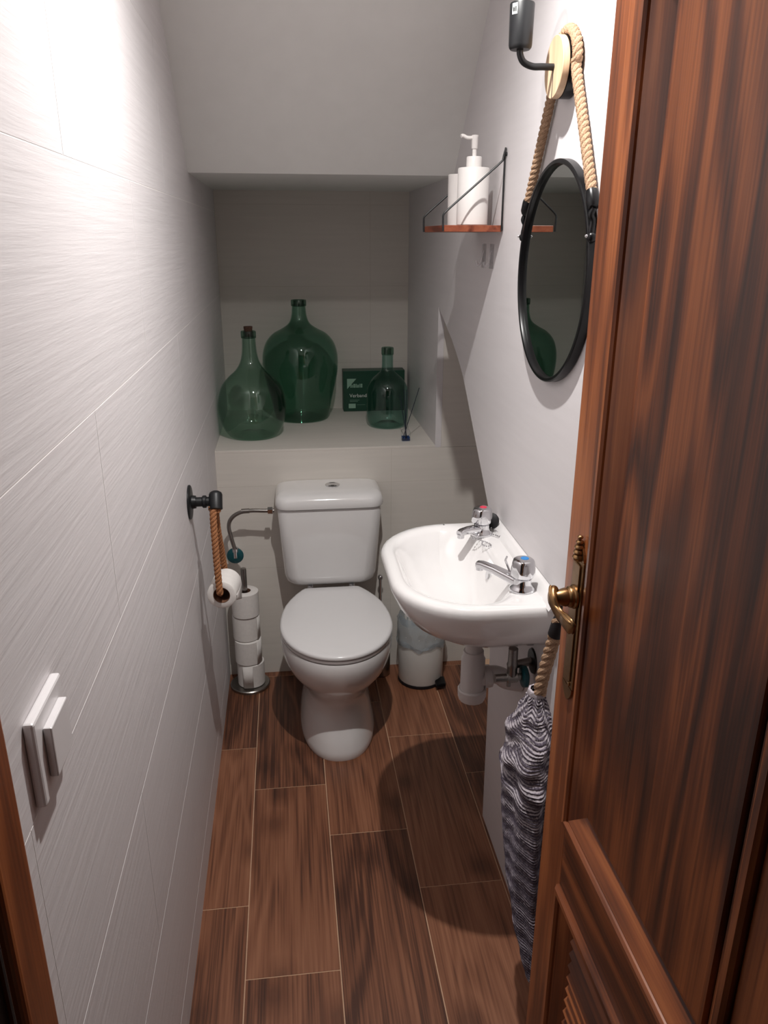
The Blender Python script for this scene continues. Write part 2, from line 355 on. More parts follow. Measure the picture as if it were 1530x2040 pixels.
for z0, z1 in ((0.85, 1.105), (1.105, 1.425), (1.425, 1.745), (1.745, 1.82)):
    for x0, x1 in ((XL, 0.362), (0.362, XR)):
        obj('tile', box(x0+g, x1-g, YN, YN+0.006, z0+g, z1-g), 'tile_back', wb)
wk = struct('wall_ledge', box(-0.36, 0.96, YB+0.0003, YN+0.05, -0.02, ZS-0.010), 'grout_back', 'low tiled boxed-in wall behind the toilet forming the bottle ledge')
for z0, z1 in ((0.001, 0.128), (0.128, 0.449), (0.449, 0.77), (0.77, ZS-0.008)):
    for x0, x1 in ((XL, 0.364), (0.364, 0.95)):
        obj('tile', box(x0+g, x1-g, YB, YB+0.006, z0+g, z1-g), 'tile_back', wk)
obj('ledge_top', box(XL, XR, YB, YN, ZS-0.009, ZS), 'tile_back', wk, bevel=0.001)
struct('wall_recess', prism_x([(YB, ZS-0.008), (YB, 1.62), (YB+0.05, 1.62), (YB+0.05, ZS-0.008)], XR+0.0225, 0.96), 'tile_back', 'shadowed wall strip seen behind the slanting wall edge')
struct('wall_recess_side', box(0.95, 0.97, 1.4, 2.75, -0.02, 1.62), 'plaster', 'far side wall of the recess under the stairs')
cp = [(0.40, 2.45), (1.865, 2.45), (2.52, 1.797), (3.45, 1.797), (3.45, 2.52), (0.40, 2.52)]
struct('ceiling', prism_x(cp, -0.36, 0.60), 'plaster', 'white ceiling sloping down under the stairs to the niche')
struct('ceiling_recess', box(XR+0.022, 0.97, 1.4, 2.75, 1.62, 1.66), 'plaster', 'closed top of the recess behind the slanting edge')
# front wall over and beside the doorway, and the left jamb
fwl = struct('wall_front', box(-0.36, 0.60, 0.42, 0.50, 2.08, 2.5), 'plaster', 'wall above the doorway')
struct('wall_front_side', box(0.47, 0.60, 0.30, 0.60, -0.02, 2.5), 'plaster', 'short wall piece behind the door hinge')
jt = struct('trim_1', box(-0.34, -0.272, 0.40, 0.545, 0, 2.08), 'dark', 'wooden door jamb at the left edge, its deep shade painted into the colour')
obj('casing', box(-0.30, XL+0.010, 0.547, 0.612, 0, 2.08), 'doorv', jt, bevel=0.006, segs=3)
struct('trim_2', box(-0.36, 0.60, 0.40, 0.55, 2.04, 2.08), 'doorh', 'wooden head piece above the doorway')
struct('wall_hall', box(-1.3, -0.3405, 0.40, 0.50, -0.06, 2.5), 'plaster', 'unlit hallway wall beside the left door jamb')
# downlight
dl = thing('ceiling_downlight', 'small round recessed downlight in the flat ceiling above the doorway end', 'lamp', (LAMP.x, LAMP.y, 2.45))
obj('ring', lathe([(0.030, -0.004), (0.045, -0.004), (0.047, 0.0), (0.045, 0.0005), (0.030, 0.0005)], (LAMP.x, LAMP.y, 2.4494), seg=32, cap0=False, cap1=False), 'plastic', dl, smooth=True)
obj('lens', lathe([(0.0005, 0), (0.030, 0), (0.030, 0.002), (0.0005, 0.002)], (LAMP.x, LAMP.y, 2.4474), seg=32), 'lens', dl)

# ------------------------------------------------------------------ door
XD, Y0, Y1 = 0.42, 0.425, 1.071
door = thing('door_1', 'dark brown varnished wooden panel door standing open along the right side', 'door', (XD+0.019, Y0, 0.008)); door['kind'] = 'structure'
ST = 0.098; T = 0.038
zr = [0.008, 0.16, 0.60, 0.728, 1.92, 2.02]
obj('stile', box(XD, XD+T, Y1-ST, Y1, 0.008, 2.02), 'doorv', door, bevel=0.003)
obj('stile', box(XD, XD+T, Y0, Y0+ST, 0.008, 2.02), 'doorv', door, bevel=0.003)
for a, c in ((zr[0], zr[1]), (zr[2], zr[3]), (zr[4], zr[5])): obj('rail', box(XD, XD+T, Y0+ST, Y1-ST, a, c), 'doorh', door)
def rect_ring(y0, y1, z0, z1, d, h): return [Vector((XD-h, y, z)) for y, z in ((y0+d, z0+d), (y1-d, z0+d), (y1-d, z1-d), (y0+d, z1-d))]
MP = [(0.0, -0.001), (0.0, 0.006), (0.004, 0.010), (0.012, 0.0105), (0.0155, 0.007), (0.0165, 0.003), (0.018, 0.0045), (0.046, -0.0145), (0.0485, -0.0145), (0.051, -0.0165)]
for a, c, nm in ((zr[3], zr[4], 'panel'), (zr[1], zr[2], 'vent')):
    ya, yb = Y0+ST, Y1-ST
    for side in range(4):
        bm = bmesh.new(); rr4 = [rect_ring(ya, yb, a, c, d, h) for d, h in MP]
        va = [(bm.verts.new(q[side]), bm.verts.new(q[(side+1) % 4])) for q in rr4]
        for p, q in zip(va, va[1:]): bm.faces.new((p[0], p[1], q[1], q[0]))
        bb = [bm.verts.new((XD+0.018, v.co.y, v.co.z)) for v in (va[0][0], va[0][1], va[-1][1], va[-1][0])]
        bm.faces.new((va[0][0], bb[0], bb[1], va[0][1])); bm.faces.new(bb); bm.faces.new((va[-1][0], va[-1][1], bb[2], bb[3]))
        bm.faces.new([p[0] for p in va] + [bb[3], bb[0]]); bm.faces.new([p[1] for p in va] + [bb[2], bb[1]])
        obj('moulding', bm, 'doorh' if side % 2 == 0 else 'doorv', door)
    if nm == 'panel':
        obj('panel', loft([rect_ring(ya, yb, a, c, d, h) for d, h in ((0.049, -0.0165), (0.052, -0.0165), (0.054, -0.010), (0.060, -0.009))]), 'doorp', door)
    else:
        obj('backing', box(XD+0.026, XD+0.03, ya, yb, a, c), 'dark', door)
        z = a+0.055
        while z < c-0.055:
            obj('louvre_slat', prism_x([(0, 0), (0.001, 0), (0.001, 0.001)], 0, 1) if False else loft([[Vector((XD+0.006, y, z)), Vector((XD+0.010, y, z-0.004)), Vector((XD+0.026, y, z+0.016)), Vector((XD+0.022, y, z+0.020))] for y in (ya+0.05, yb-0.05)]), 'doorh', door)
            z += 0.026
# handle set on the free stile
hy, hz = 1.013, 1.112
plate = obj('handle_plate', loft([rrect(-0.021+dx, 0.021-dx, hy-0.021+dx, hy+0.021-dx, 0, (0.004,)*4) for dx in (0,)], True, True) if False else box(XD-0.004, XD, hy-0.021, hy+0.021, hz-0.152, hz+0.062), 'brass', door, bevel=0.0025, label='brass backplate')
obj('plate_ridge', box(XD-0.0065, XD-0.004, hy-0.013, hy+0.013, hz-0.140, hz+0.055), 'brass', plate, bevel=0.002)
for s, e in ((1, 0.062), (-1, -0.152)):
    obj('plate_taper', loft([[Vector((XD-0.004, hy+s_*0.020*(1-t*t*0.75), hz+e+s*t*0.024)) for s_ in (-1, 1)] + [Vector((XD, hy+s_*0.020*(1-t*t*0.75), hz+e+s*t*0.024)) for s_ in (1, -1)] for t in (0, 0.25, 0.5, 0.75, 1.0)]), 'brass', plate)
shell = bmesh.new()
for q, rr in enumerate((0.0095, 0.0085, 0.0075, 0.006, 0.0045)): ball((XD-0.006, hy-0.004, hz+0.066+q*0.0078), rr, shell, 10, 6, 0.7)
obj('finial', shell, 'brass', plate, smooth=True)
for dy, dz in ((0.014, 0.066), (-0.010, 0.052), (0.012, -0.128), (-0.008, -0.146)):
    obj('screw', lathe([(0.0038, 0), (0.0034, 0.002), (0.001, 0.0026)], (XD-0.004, hy+dy, hz+dz), (-1, 0, 0), 10), 'brass', plate, smooth=True)
lc = [(-0.034, 0.004, 0.010), (-0.040, 0.000, 0.009), (-0.0425, -0.010, 0.001), (-0.039, -0.022, -0.010), (-0.036, -0.036, -0.014), (-0.036, -0.052, -0.013), (-0.034, -0.066, -0.014), (-0.030, -0.072, -0.016)]
lw_ = [(.006, .008), (.006, .011), (.0055, .0125), (.0045, .011), (.004, .010), (.0045, .0125), (.0045, .0135), (.003, .010)]
lp_ = spline([(XD+a, hy+b_, hz+c) for a, b_, c in lc], 6); rg = []
for i, p in enumerate(lp_):
    k = min(i/6, len(lc)-1.001); q = int(k); f = k-q; tx = lw_[q][0]*(1-f)+lw_[q+1][0]*f; tz = lw_[q][1]*(1-f)+lw_[q+1][1]*f
    tan = (lp_[min(i+1, len(lp_)-1)]-lp_[max(i-1, 0)]).normalized(); n1 = tan.cross(Vector((-1, 0, 0))).normalized(); n2 = n1.cross(tan)
    rg.append([p + n2*tx*math.cos(a) + n1*tz*math.copysign(abs(math.sin(a))**0.7, math.sin(a)) for a in [2*PI*m_/16 for m_ in range(16)]])
lever = obj('lever', loft(rg), 'brass', door, smooth=50)
obj('lever_neck', lathe([(0.0185, 0), (0.0185, 0.003), (0.016, 0.005), (0.0165, 0.008), (0.0155, 0.010), (0.0135, 0.012), (0.0145, 0.015), (0.0115, 0.026), (0.0095, 0.033), (0.007, 0.036)], (XD-0.005, hy, hz), (-1, 0, 0), 24), 'brass', lever, smooth=True)
obj('lever_edge', tube([p + Vector((-0.004, 0, 0.0085)) for p in lp_[4:]], 0.0022, 8), 'brass', lever, smooth=True)

# ------------------------------------------------------------------ light switch
sw = thing('light_switch', 'square white rocker light switch on the left wall by the doorway', 'switch', (XL, 0.72, 1.128))
obj('plate', box(XL, XL+0.011, 0.671, 0.769, 1.079, 1.177), 'plastic', sw, bevel=0.003)
obj('rocker', prism_x([(0, 0)]*0 + [(0.692, 1.1), (0.75, 1.1), (0.75, 1.158), (0.692, 1.158)], XL+0.011, XL+0.020), 'plastic', sw, bevel=0.0015)

# ------------------------------------------------------------------ toilet
TX = 0.128
tl = thing('toilet', 'white close coupled toilet with lid down against the boxed wall', 'toilet', (TX, 2.40, 0))
secs = [(0.0, .126, 2.125, 2.64, .48), (0.012, .129, 2.122, 2.64, .48), (0.03, .128, 2.124, 2.64, .48), (0.07, .121, 2.14, 2.64, .48), (0.12, .112, 2.16, 2.64, .48), (0.165, .106, 2.175, 2.64, .48),
        (0.195, .110, 2.165, 2.64, .46), (0.22, .124, 2.142, 2.64, .44), (0.25, .146, 2.112, 2.64, .43), (0.285, .165, 2.085, 2.64, .42), (0.32, .177, 2.066, 2.64, .42), (0.355, .183, 2.056, 2.64, .42), (0.385, .1845, 2.053, 2.64, .42), (0.396, .182, 2.057, 2.635, .42), (0.398, .16, 2.08, 2.62, .42)]
obj('bowl', loft([egg(TX, a, yf, yb, z, sp, 64, 2.0 if z > .2 else 2.3, 2.4) for z, a, yf, yb, sp in secs]), 'ceramic', tl, smooth=60)
def lid_outline(z, ins=0.0, dz=0.0):
    half = []
    n = 22
    for i in range(n+1):
        t = PI/2*i/n; half.append((math.sin(t)*0.1845, 2.285 - 0.234*math.cos(t)))
    half += [(.1835, 2.325), (.178, 2.37), (.168, 2.42), (.152, 2.465), (.130, 2.51), (.108, 2.545), (.098, 2.556), (.085, 2.559)]
    pts = [(x, y) for x, y in half[1:]]; full = [(0.0, half[0][1])] + pts + [(0.0, 2.559)] + [(-x, y) for x, y in pts[::-1]]
    out = []
    for x, y in full:
        cy = 2.33; k = 1 - ins/0.2
        out.append(Vector((TX + x*k, cy + (y-cy)*k, z)))
    return out
seat = obj('seat', loft([lid_outline(0.400, 0.012), lid_outline(0.402, 0.004), lid_outline(0.410, 0.003), lid_outline(0.4135, 0.008)]), 'lid', tl, smooth=50)
obj('lid', loft([lid_outline(0.4155, 0.006), lid_outline(0.417, 0.001), lid_outline(0.423, 0.0), lid_outline(0.4285, 0.003), lid_outline(0.431, 0.010), lid_outline(0.4325, 0.04), lid_outline(0.4335, 0.10), lid_outline(0.434, 0.17)]), 'lid', tl, smooth=60)
for s in (-1, 1): obj('hinge', lathe([(0.011, 0), (0.011, 0.03), (0.009, 0.034)], (TX+s*0.075, 2.575, 0.396), seg=16), 'chrome', tl, smooth=True)
ck = obj('cistern', loft([rrect(TX-a, TX+a, yf, 2.706, z, (r, r, .012, .012), 8) for z, a, yf, r in ((0.428, .120, 2.60, .04), (0.434, .148, 2.572, .045), (0.447, .160, 2.560, .05), (0.47, .1655, 2.554, .05), (0.60, .1745, 2.542, .045), (0.725, .1815, 2.532, .04), (0.733, .1795, 2.534, .04))]), 'ceramic', tl, smooth=60)
cl = obj('cistern_lid', loft([rrect(TX-a, TX+a, yf, 2.708, z, (r, r, .012, .012), 8) for z, a, yf, r in ((0.7365, .180, 2.531, .045), (0.738, .187, 2.523, .048), (0.745, .1885, 2.521, .05), (0.763, .187, 2.523, .05), (0.775, .182, 2.530, .05), (0.783, .172, 2.542, .05), (0.787, .155, 2.560, .045), (0.7885, .12, 2.59, .04))]), 'ceramic', tl, smooth=60)
fb = obj('flush_button', lathe([(0.026, 0), (0.026, 0.004), (0.021, 0.006), (0.019, 0.0045), (0.017, 0.0045), (0.015, 0.006), (0.002, 0.007)], (TX+0.015, 2.635, 0.7875), seg=28), 'chrome', tl, smooth=True)
# supply hose
sh = thing('toilet_supply_hose', 'braided steel water hose with teal valve beside the cistern', 'hose', (-0.21, 2.70, 0.53))
hp = spline([(-0.066, 2.612, 0.709), (-0.10, 2.612, 0.710), (-0.15, 2.615, 0.711), (-0.19, 2.62, 0.702), (-0.218, 2.625, 0.680), (-0.2285, 2.63, 0.648), (-0.222, 2.635, 0.60), (-0.212, 2.64, 0.553)], 10)
def braid(path, r):
    return tube(path, r, 12)
obj('hose', braid(hp, 0.0072), 'steel', sh, smooth=True)
obj('nut', lathe([(0.0135, 0), (0.0135, 0.016), (0.0105, 0.018)], (-0.088, 2.612, 0.7095), (1, 0, 0), 6), 'chrome', sh)
obj('sleeve', lathe([(0.0088, 0), (0.0088, 0.028)], (-0.152, 2.615, 0.711), (-1, 0.05, -0.05), 16), 'steel', sh, smooth=True)
rs = obj('rosette', lathe([(0.030, 0), (0.030, 0.004), (0.020, 0.010), (0.012, 0.012)], (-0.2135, 2.646, 0.531), (0, -1, 0), 28), 'teal', sh, smooth=True, label='teal round valve handle')
obj('valve_body', lathe([(0.010, -0.045), (0.010, 0.0), (0.013, 0.002), (0.013, 0.020), (0.008, 0.024)], (-0.2135, 2.668, 0.531), (0, -1, 0), 16), 'chrome', sh, smooth=True)
obj('valve_outlet', lathe([(0.0085, 0), (0.0085, 0.022), (0.011, 0.024), (0.011, 0.036)], (-0.2125, 2.640, 0.524), (0, 0, 1), 12), 'chrome', sh, smooth=True)

# ------------------------------------------------------------------ toilet paper: rolls, stand and rope holder
def make_roll(name, label, loc, group, r=0.048, h=0.094, d=(0, 0, 1)):
    t = thing(name, label, 'toilet paper', loc, group)
    prof = [(0.0225, 0.0), (r-0.003, 0.0), (r, 0.002), (r+0.0005, h*0.5), (r, h-0.002), (r-0.003, h), (0.0225, h)]
    obj('paper', lathe(prof + [(0.0223, h-0.001), (0.0223, 0.001)], loc, d, 36, cap0=False, cap1=False), 'paper', t, smooth=50)
    obj('core', lathe([(0.0212, 0.0005), (0.0221, 0.0005), (0.0221, h-0.0005), (0.0212, h-0.0005), (0.0212, 0.0005)], loc, d, 24, cap0=False, cap1=False), 'card', t, smooth=50)
    return t
SX, SY = -0.187, 2.628
ps = thing('paper_roll_stand', 'steel pole stand with round base holding spare paper rolls', 'stand', (SX, SY, 0))
obj('base', lathe([(0.060, 0.0), (0.074, 0.0), (0.075, 0.003), (0.075, 0.010), (0.072, 0.013), (0.004, 0.0135)], (SX, SY, 0), seg=40), 'steel', ps, smooth=True)
obj('pole', lathe([(0.0105, 0.012), (0.0105, 0.482), (0.0095, 0.486), (0.002, 0.4865)], (SX, SY, 0), seg=20), 'steel', ps, smooth=True)
labs = ['bottom roll of the stack on the steel stand', 'second roll from the bottom on the steel stand', 'third roll from the bottom on the steel stand', 'topmost roll of the stack around the steel pole']
for i, (dx, dy) in enumerate(((0.006, -0.002), (0.001, -0.004), (-0.002, 0.002), (0.0, -0.003))):
    rl = make_roll('toilet_roll', 'white toilet paper, ' + labs[i], (SX+dx, SY+dy, 0.0145+i*0.0968), 'spare rolls on the stand', r=0.0495+0.001*(i == 0))
    if i in (0, 1, 2):   # loose end of the sheet
        a0 = (-2.1, -0.9, -0.7)[i]; pts = []
        bm = bmesh.new(); zz0, zz1 = 0.0165+i*0.0968, 0.1075+i*0.0968
        vs = []
        for kk in range(7):
            a = a0 + kk*0.12; rr = 0.0503+0.001*(i == 0) + 0.0006 + (0.0035*(1-kk/3) if kk < 3 else 0)
            vs.append([bm.verts.new((SX+dx+rr*math.cos(a), SY+dy+rr*math.sin(a), z)) for z in (zz0, zz1)])
        for p, q in zip(vs, vs[1:]): bm.faces.new((p[0], q[0], q[1], p[1]))
        so = obj('loose_sheet', bm, 'paper', rl, smooth=True); sm = so.modifiers.new('th', 'SOLIDIFY'); sm.thickness = 0.0004
HY, HZ = 1.955, 0.970
rh = thing('rope_roll_holder', 'black pipe wall bracket with tan rope loop for toilet paper', 'paper holder', (XL, HY, HZ))
obj('flange', lathe([(0.045, 0), (0.045, 0.004), (0.042, 0.006), (0.018, 0.008), (0.0165, 0.018)], (XL, HY, HZ), (1, 0, 0), 36), 'black', rh, smooth=True)
obj('pipe', lathe([(0.0125, 0.012), (0.0125, 0.055)], (XL, HY, HZ), (1, 0, 0), 20), 'black', rh, smooth=True)
obj('collar', lathe([(0.0145, 0.034), (0.0165, 0.036), (0.0165, 0.043), (0.0145, 0.045)], (XL, HY, HZ), (1, 0, 0), 20), 'black', rh, smooth=True)
obj('tee', lathe([(0.012, -0.024), (0.0175, -0.022), (0.0175, 0.016), (0.015, 0.022), (0.008, 0.026), (0.001, 0.027)], (XL+0.069, HY-0.008, HZ+0.004), (0, 0.5, 0.86), 24), 'black', rh, smooth=True)
RX, RY, RZ = XL+0.0665, HY-0.045, 0.722
rr_ = spline([(XL+0.066, HY-0.020, HZ-0.012), (XL+0.062, HY-0.030, HZ-0.03), (XL+0.0635, HY-0.045, 0.86), (XL+0.066, HY-0.056, 0.77), (XL+0.0675, HY-0.060, 0.738), (XL+0.0675, HY-0.045, 0.7325), (XL+0.0720, HY+0.046, 0.7325), (XL+0.071, HY+0.060, 0.77), (XL+0.066, HY+0.020, 0.88), (XL+0.066, HY-0.006, HZ-0.015)], 8)
obj('rope_loop', rope_bm(rr_, 0.0090, 0.034), 'rope2', rh, smooth=True)
obj('rope_knot', rope_bm([Vector((XL+0.066, HY-0.017, HZ-0.014)) + Vector((0.011*math.cos(a), 0.004*math.sin(2*a), 0.011*math.sin(a))) for a in [2*PI*i/24 for i in range(25)]], 0.006, 0.022), 'rope2', rh, smooth=True)
hr = make_roll('toilet_roll', 'white toilet paper roll hanging on the tan rope loop', (RX+0.004, HY-0.048, 0.722), None, r=0.0385, h=0.092, d=(0.10, 1, 0.0))
bm = bmesh.new(); vs = []
for kk in range(5): vs.append([bm.verts.new((RX+0.004+0.0388+0.0015*math.sin(kk*1.3)+0.008*t_, HY-0.046+0.09*t_, 0.722-0.014*kk*(0.3+0.7*t_))) for t_ in (0, 1)])
for p, q in zip(vs, vs[1:]): bm.faces.new((p[0], q[0], q[1], p[1]))
so = obj('loose_sheet', bm, 'paper', hr, smooth=True); sm = so.modifiers.new('th', 'SOLIDIFY'); sm.thickness = 0.0004

# ------------------------------------------------------------------ demijohns, box, diffuser on the ledge
def smoothprof(P, n=5):
    q = spline([(r, 0, h) for r, h in P], n); return [(max(0.0005, v.x), v.z) for v in q]
def demijohn(name, label, c, prof, ringp, mat, wall=0.003, cork=None, tilt=(0, 0, 1)):
    t = thing(name, label, 'bottle', c)
    outer = smoothprof(prof, 5); inner = [(max(0.0005, r-wall), h+(wall if i < 6 else 0)) for i, (r, h) in enumerate(outer)]
    bm = lathe([(0.0005, 0.012), (prof[0][0]*0.6, 0.010)] + outer, c, tilt, 48, cap0=True, cap1=False)
    lathe([(0.0005, 0.018), (prof[0][0]*0.6, 0.016)] + inner, c, tilt, 48, bm, cap0=True, cap1=False)
    ro, h0, h1 = ringp
    obj('body', bm, mat, t, smooth=60)
    obj('lip', lathe([(ro-0.002, h0), (ro, h0+0.002), (ro, h1-0.003), (ro-0.002, h1), (ro-0.009, h1), (ro-0.0095, h0)], c, tilt, 32, cap0=False, cap1=False), 'demi_dark', t, smooth=40)
    if cork: obj('cork', lathe([(0.011, cork[0]), (0.0135, cork[0]+0.012), (0.0165, cork[1]-0.001), (0.0155, cork[1])], c, tilt, 20), 'cork', t, smooth=40)
    return t
demijohn('demijohn', 'squat green glass demijohn with cork stopper beside the left wall', (-0.137, 2.928, ZS),
         [(.078, 0.001), (.092, .008), (.108, .030), (.121, .065), (.1265, .105), (.124, .145), (.110, .190), (.085, .222), (.056, .248), (.038, .275), (.029, .305), (.0255, .34), (.0245, .372)], (.0275, .366, .392), 'demi_left', cork=(.372, .408))
demijohn('demijohn', 'tallest dark green round demijohn with open neck against the back', (0.054, 3.215, ZS),
         [(.098, 0.001), (.108, .008), (.115, .030), (.124, .075), (.137, .130), (.149, .185), (.1535, .235), (.150, .275), (.136, .315), (.108, .347), (.070, .368), (.043, .388), (.0315, .415), (.028, .445), (.027, .462)], (.0305, .455, .480), 'demi')
demijohn('demijohn', 'small straight-sided pale green glass jug in front of the green box', (0.390, 3.035, ZS),
         [(.058, 0.001), (.070, .007), (.079, .025), (.0825, .055), (.0825, .100), (.082, .140), (.076, .165), (.060, .190), (.040, .208), (.0265, .222), (.0225, .240), (.0220, .285)], (.0240, .283, .312), 'demi_pale', 0.0025)
bx = thing('first_aid_box', 'dark green cardboard first aid box with pale print behind the small jug', 'box', (0.37, 3.355, ZS))
obj('carton', box(0.236, 0.502, 3.322, 3.392, ZS+0.0005, ZS+0.176), 'boxgreen', bx, bevel=0.0015)
bm = bmesh.new(); vv = [bm.verts.new((x, 3.3215, ZS+z)) for x, z in ((0.252, 0.142), (0.252, 0.098), (0.292, 0.142))]; bm.faces.new(vv); e = bmesh.ops.extrude_face_region(bm, geom=bm.faces[:]); bmesh.ops.translate(bm, vec=(0, -0.0004, 0), verts=[v for v in e['geom'] if isinstance(v, bmesh.types.BMVert)])
obj('corner_emblem', bm, 'print_pale', bx)
TM = lambda x, z: Matrix.Translation((x, 3.3213, ZS+z)) @ Matrix.Rotation(PI/2, 4, 'X')
obj('word_print', text_bm('Verband', 0.022, TM(0.262, 0.062)), 'print_white', bx)
bm = bmesh.new()
for q, (x, w_) in enumerate(((0.266, .005), (0.273, .004), (0.2795, .007), (0.289, .004), (0.2955, .007), (0.305, .003), (0.310, .008))): box(x, x+w_, 3.3209, 3.3215, ZS+0.104, ZS+0.120 - (0.004 if q % 3 == 1 else 0), bm)
box(0.266, 0.318, 3.3209, 3.3215, ZS+0.1105, ZS+0.1125, bm)
obj('logo_print', bm, 'print_pale', bx)
bm = bmesh.new(); box(0.263, 0.305, 3.3209, 3.3215, ZS+0.0490, ZS+0.0502, bm); box(0.263, 0.298, 3.3209, 3.3215, ZS+0.0435, ZS+0.0447, bm); box(0.293, 0.330, 3.3209, 3.3215, ZS+0.0285, ZS+0.0293, bm)
obj('small_print', bm, 'print_pale', bx)
obj('label_patch', box(0.258, 0.288, 3.3209, 3.3215, ZS+0.0145, ZS+0.034), 'print_pale', bx)
DX, DY = 0.428, 2.79
rd = thing('reed_diffuser', 'tiny glass reed diffuser with blue liquid and dark sticks on the ledge', 'diffuser', (DX, DY, ZS))
obj('bottle', loft([rrect(DX-a, DX+a, DY-a, DY+a, ZS+z, (0.003,)*4, 3) for z, a in ((0.0005, .0155), (0.033, .0165), (0.040, .014), (0.044, .009), (0.056, .009))], True, False), 'clear', rd, smooth=40)
obj('liquid', loft([rrect(DX-a, DX+a, DY-a, DY+a, ZS+z, (0.002,)*4, 3) for z, a in ((0.003, .0138), (0.015, .0142))]), 'liquid', rd)
for tx, tz, ty in ((0.049, 0.196, 0.004), (-0.022, 0.168, 0.010), (-0.008, 0.192, -0.004), (0.003, 0.188, 0.012), (-0.004, 0.180, 0.02)):
    obj('reed', tube([(DX-tx*0.22, DY-ty*0.2, ZS+0.006), (DX+tx, DY+ty, ZS+tz)], 0.0013, 6), 'reed', rd)

# ------------------------------------------------------------------ washbasin
SB = thing('washbasin', 'small white wall hung washbasin with two chrome taps', 'sink', (XR, 1.59, 0.80))
def sring(z, x0, y0, y1, r, x1=XR-0.001, rw=0.004): return rrect(x0, x1, y0, y1, z, (r, rw, rw, r), 10)
outer = [(0.778, .355, 1.48, 1.68, .07), (0.783, .325, 1.455, 1.73, .10), (0.800, .285, 1.415, 1.775, .13), (0.828, .248, 1.377, 1.812, .15), (0.862, .222, 1.355, 1.835, .165), (0.895, .206, 1.345, 1.847, .175), (0.912, .202, 1.343, 1.85, .178), (0.921, .206, 1.347, 1.846, .176), (0.925, .213, 1.354, 1.839, .170)]
rings = [sring(*q) for q in outer]
inner = [(0.9254, .226, 1.366, 1.828, .160, .470, .09), (0.923, .233, 1.373, 1.820, .156, .460, .10), (0.914, .240, 1.380, 1.812, .152, .453, .105), (0.885, .252, 1.393, 1.796, .145, .444, .11), (0.850, .268, 1.412, 1.768, .14, .434, .115), (0.825, .290, 1.437, 1.728, .125, .424, .11), (0.808, .318, 1.468, 1.672, .09, .412, .07), (0.802, .345, 1.50, 1.61, .045, .40, .035), (0.800, .355, 1.515, 1.575, .02, .395, .018)]
rings += [sring(z, x0, y0, y1, r, x1, rw) for z, x0, y0, y1, r, x1, rw in inner]
basin = obj('basin', loft(rings), 'ceramic', SB, smooth=70)
obj('upstand', loft([[Vector((x, y, z)) for x, z in ((XR-0.001, 0.922), (XR-0.030, 0.922), (XR-0.024, 0.930), (XR-0.016, 0.938), (XR-0.006, 0.941), (XR-0.001, 0.940))] for y in (1.332, 1.340, 1.836, 1.845)]), 'ceramic', SB, smooth=50)
obj('drain', lathe([(0.021, 0), (0.021, 0.002), (0.017, 0.003), (0.014, 0.001), (0.002, 0.001)], (0.375, 1.545, 0.8004), seg=24), 'chrome', SB, smooth=True)
obj('overflow', lathe([(0.010, 0), (0.010, 0.002), (0.007, 0.002)], (0.441, 1.60, 0.885), (-1, 0, 0.25), 16), 'chrome', SB, smooth=True)
def tap(x, y, tip, dotm, lab):
    t = obj('tap', lathe([(0.0265, 0.0), (0.0275, 0.002), (0.026, 0.006), (0.0215, 0.010), (0.0190, 0.016), (0.0190, 0.026), (0.015, 0.029)], (x, y, 0.925), seg=28), 'chrome', SB, smooth=50, label=lab)
    fl = lambda a, k: 1 + (0.045*math.cos(6*a) if 1 < k < 5 else 0)
    obj('knob', lathe([(0.016, 0.0), (0.0225, 0.002), (0.0252, 0.006), (0.0248, 0.020), (0.0230, 0.034), (0.0212, 0.039), (0.0190, 0.0405), (0.002, 0.041)], (x, y, 0.9535), seg=48, flute=fl), 'chrome', t, smooth=50)
    obj('colour_dot', lathe([(0.0088, 0), (0.008, 0.001), (0.001, 0.0012)], (x+0.003, y+0.003, 0.9943), seg=16), dotm, t)
    tip = Vector(tip); b0 = Vector((x, y, 0.938)); path = [b0, b0.lerp(tip, 0.25)+Vector((0, 0, 0.002)), b0.lerp(tip, 0.6)+Vector((0, 0, 0.003)), b0.lerp(tip, 0.9)+Vector((0, 0, 0.001)), tip + Vector((0, 0, -0.002))]
    dd = (tip-b0); dd.z = 0; dd.normalize(); sd = Vector((-dd.y, dd.x, 0)); rg = []
    for p, (hw, hh) in zip(path, ((.0145, .010), (.0135, .0095), (.0110, .0085), (.0098, .0075), (.0092, .0065))):
        rg.append([p + sd*hw*math.copysign(abs(math.cos(a))**0.6, math.cos(a)) + Vector((0, 0, hh*math.copysign(abs(math.sin(a))**0.6, math.sin(a)))) for a in [2*PI*i/20 for i in range(20)]])
    obj('spout', loft(rg), 'chrome', t, smooth=60)
    obj('nozzle', lathe([(0.0088, 0), (0.0085, -0.010), (0.006, -0.0105)], (tip.x+dd.x*-0.006, tip.y+dd.y*-0.006, tip.z-0.004), seg=16), 'chrome', t, smooth=50)
    return t
tap(0.470, 1.432, (0.392, 1.508, 0.957), 'blue', 'chrome cold tap with blue dot nearest the door')
tap(0.463, 1.758, (0.398, 1.722, 0.944), 'red', 'chrome hot tap with red dot at the far corner')
obj('cold_pin', tube([(0.448, 1.452, 0.958), (0.440, 1.462, 0.980), (0.4415, 1.458, 0.990)], 0.0022, 8), 'chrome', SB, smooth=True)
chain = bmesh.new()
cpth = spline([(0.487, 1.775, 0.937), (0.500, 1.760, 0.931), (0.507, 1.735, 0.930), (0.500, 1.722, 0.930), (0.488, 1.735, 0.931), (0.478, 1.742, 0.9305), (0.455, 1.728, 0.930), (0.432, 1.722, 0.9295), (0.448, 1.708, 0.928), (0.462, 1.690, 0.928), (0.466, 1.672, 0.928), (0.455, 1.668, 0.928), (0.447, 1.682, 0.927), (0.452, 1.70, 0.928)], 9)
acc = 0; prev = cpth[0]
